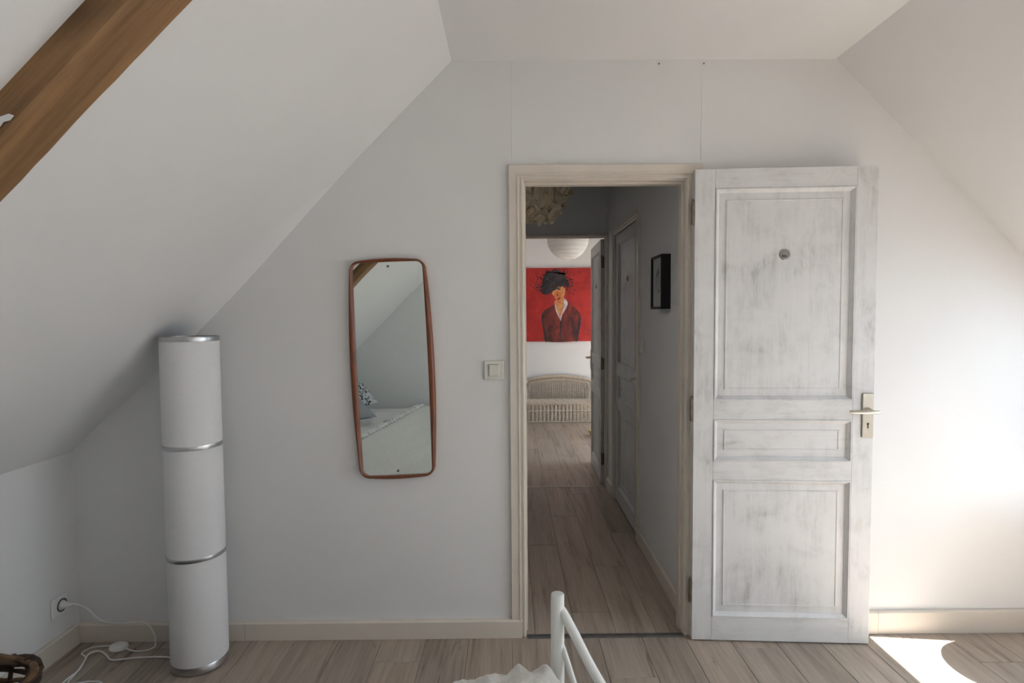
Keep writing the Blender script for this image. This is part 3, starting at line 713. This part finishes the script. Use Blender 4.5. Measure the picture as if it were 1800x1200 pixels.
# ------------------------------------------------------------------ twig basket in the near left corner
tb = thing('twig_basket', 'dark rustic twig basket on the floor in the left corner', 'basket', (-1.712, -.668, 0))
random.seed(21)
RB = .150
def ringpts(R, z, amp, n=26, ph=0):
    f1, f2 = random.uniform(0,6.28), random.uniform(0,6.28)
    return [((R+amp*math.sin(3*a+f1)+amp*.6*math.sin(7*a+f2))*math.cos(a), (R+amp*math.sin(3*a+f1)+amp*.6*math.sin(7*a+f2))*math.sin(a), z+amp*1.2*math.sin(4*a+f2)+amp*.5*math.sin(9*a+f1)) for a in [2*PI*i/n+ph for i in range(n)]]
for k in range(9):
    z = .016+k*.025; R = RB*(.80+.20*sstep(0,.2,z)); MB().tube(ringpts(R, z, .005), [random.uniform(.006,.010) for _ in range(26)], 7, closed=True).build('twig', TWIG2 if k in (3, 6) else TWIG, tb, True)
for k in range(3): MB().tube(ringpts(RB+.004-.008*k, .232+.008*(k%2), .006), [random.uniform(.008,.012) for _ in range(26)], 8, closed=True).build('rim_twig', TWIG2 if k == 1 else TWIG, tb, True)
for k in range(16):
    a = 2*PI*k/16+random.uniform(-.1,.1); o_ = .008*(-1)**k
    MB().tube(smoothpath([((RB*.8+o_)*math.cos(a),(RB*.8+o_)*math.sin(a),.006),((RB*.95-o_)*math.cos(a+.1),(RB*.95-o_)*math.sin(a+.1),.12),((RB+o_)*math.cos(a+.05),(RB+o_)*math.sin(a+.05),.245)], 4), .007, 6).build('upright', TWIG2 if k % 5 == 0 else TWIG, tb, True)
MB().lathe([(0,.002),(RB*.78,.002),(RB*.78,.010),(0,.012)], seg=24).build('bottom', TWIG, tb)

# ------------------------------------------------------------------ bed with white metal frame, below and behind the camera
BX0, BX1, BY0, BY1 = -1.82, .085, -3.74, -.985
bd = thing('metal_bed', 'white enamelled metal bed frame with curved footboard rails', 'bed', (.122, -.98, 0))
def post(x, y, ztop, rr=.0178): MB().lathe([(0,.0),(rr,.0),(rr,ztop-.004),(rr-.002,ztop-.001),(rr-.005,ztop),(0,ztop+.0005)], (x,y,0), 28).build('post', BEDWHITE, bd, True)
for y in (0, BY0+.98): post(0, y, .676); post(BX0-.122-.02, y, .62)
far = BY0+.98
up_rail = [(0,0,.632),(.012,-.006,.630),(.040,-.030,.585),(.072,-.062,.530),(.103,-.098,.487),(.128,-.135,.464),(.150,-.20,.455),(.165,-.35,.455)]
lo_rail = [(0,0,.541),(.010,-.004,.538),(.024,-.016,.500),(.042,-.034,.446),(.066,-.065,.385),(.100,-.13,.345),(.130,-.25,.335),(.145,-.40,.335)]
for rail, rr in ((up_rail, .0125), (lo_rail, .0078)):
    full = rail + [(x, far-y, z) for x, y, z in reversed(rail)]
    MB().tube(smoothpath(full, 8), rr, 14).build('footboard_rail', BEDWHITE, bd, True)
for x, nm in ((0, 'end_rail'), (BX0-.142, 'end_rail')): MB().tube([(x,0,.24),(x,far,.24)], .013, 10).build(nm, BEDWHITE, bd, True)
for y in (0, far): MB().tube([(0,y,.24),(BX0-.142,y,.24)], .013, 10).build('side_rail', BEDWHITE, bd, True)
mt = tag(MB().box(BX0, BX1, BY0+.03, BY1-.03, .255, .402, .03).build('mattress', SHEET), 'thick white mattress lying on the metal bed frame', 'mattress')
def sheet(u, v):
    x = BX0+.02+(BX1-.03-BX0)*u; y = BY0+.04+(BY1-.05-BY0-.04)*v
    return (x, y, .4145+.004*math.sin(9*x+4*y)+.003*math.sin(23*x-17*y)+.003*math.sin(31*y))
tag(MB().grid(sheet, 50, 60).build('bed_sheet', SHEET, None, True), 'rumpled white sheet on the mattress beside the cushions', 'sheet')
def edge_x(y): return -1.17+(-2.0-y)*.149
def blanket(u, v):
    # v: 0 at the far side, then along the bed, past .93 the part that hangs down towards the back wall
    yy = BY0+.02+(BY1-BY0-.02)*min(1, v/.93); x0 = edge_x(yy); x1 = .090+.055*math.exp(-((yy+1.065)/.035)**2)
    x = x0+(x1-x0)*u
    wr = .003*math.sin(5*x+2*yy)+.002*math.sin(9*x-5*yy)+.0010*math.sin(23*x+9*yy)
    z = .440+wr
    e = sstep(BY1-.22, BY1-.02, yy)
    z += e*(.052*sstep(-.26,.10,x)+.006*math.sin(38*x)*sstep(-.2,.05,x)+.006*math.sin(85*x)*sstep(-.2,0,x)-.006)
    z += -.010*sstep(-.1,-.25,x)+e*sstep(-.22,.0,x)*(.004*math.sin(70*x+25*yy)+.005*math.sin(43*x-60*yy)+.003*math.sin(120*x+90*yy))
    z += .0016*math.sin(2*PI*(x+.12*yy)/.021)*(.6+.4*math.sin(2*PI*yy/.016))
    z += .020*math.exp(-((x-.085)**2+(yy+1.04)**2)/.0012)
    y = yy
    if v > .93:
        h = (v-.93)/.07; z = z-.012*h-.20*h*h; y = yy+.018*math.sin(min(1,h)*PI/2)+.008*math.sin(18*x)*h
    return (x, y, z)
bk_ = tag(MB().grid(blanket, 300, 300).build('knit_blanket', KNIT, None, True), 'off white knitted blanket with tassel fringe spread over the bed', 'blanket')
yy = -1.06
while yy > BY0+.06:
    x = edge_x(yy); d = random.uniform(-.03,.03)
    MB().tube([(x+.012,yy,.446),(x-.006,yy,.452),(x-.03,yy+d*.4,.445),(x-.075,yy+d,.440),(x-.088,yy+d,.438)], [.010,.019,.016,.018,.006], 8).build('tassel', KNIT, bk_, True)
    yy -= .072
def cushion(name, m, label, loc, rot, s_=.22, th=.065):
    def f(u, v, sg):
        a, c = 2*u-1, 2*v-1; pin = 1-.07*(1-abs(a)**2)*abs(c)**3
        k = max(0, (1-a**4)*(1-c**4))**.55
        return (a*s_*(1-.07*(1-c*c)*abs(a)**3), c*s_*pin, sg*th*k)
    q = MB(); q.grid(lambda u, v: f(u, v, 1), 18, 18); q.grid(lambda u, v: f(u, v, -1), 18, 18)
    o = q.build(name, m, None, True); o.location = loc; o.rotation_euler = rot; return tag(o, label, 'cushion')
def cushion_at(m, label, corner, a, b_, s_, th):
    """corner: the corner that points along a; b_: the sideways axis of the diamond"""
    a = Vector(a).normalized(); b_ = Vector(b_); b_ = (b_-a*b_.dot(a)).normalized()
    o = cushion('cushion', m, label, (0,0,0), (0,0,0), s_, th)
    X_ = (a+b_)/math.sqrt(2); Y_ = (a-b_)/math.sqrt(2); Mx = Matrix((X_, Y_, X_.cross(Y_))).transposed().to_4x4()
    Mx.translation = Vector(corner)-a*s_*math.sqrt(2); o.matrix_world = Mx; return o
cushion_at(GREYF, 'plain grey cushion leaning on the bed', (-1.20,-2.72,.493), (.93,0,-.28), (0,-.95,.30), .21, .05)
cushion_at(PRINT, 'black and white flower print cushion behind the grey one', (-1.37,-3.50,.508), (.95,-.1,-.26), (0,-.75,.62), .17, .05)

# ------------------------------------------------------------------ unseen oval table, added and shaped to cast the curved shadow on the sunlit floor
st = thing('shadow_table', 'unseen oval wooden table added to cast the curved floor shadow', 'table', (2.290, -.383, 0))
ov = MB(); pts = [(.19*math.cos(a), .19*math.sin(a)) for a in [PI/2+PI*i/24 for i in range(25)]]+[(.52+.19*math.cos(a), -.02+.21*math.sin(a)) for a in [-PI/2+PI*i/24 for i in range(25)]]
ov.prism(pts, 'z', .640, .658); ov.build('table_top', WALNUT, st)
for x, y in ((.0,.12),(.0,-.12),(.52,.12),(.52,-.14)): MB().tube([(x,y,.642),(x*1.02,y*1.05,.001)], [.013,.009], 10).build('leg', WALNUT, st, True)
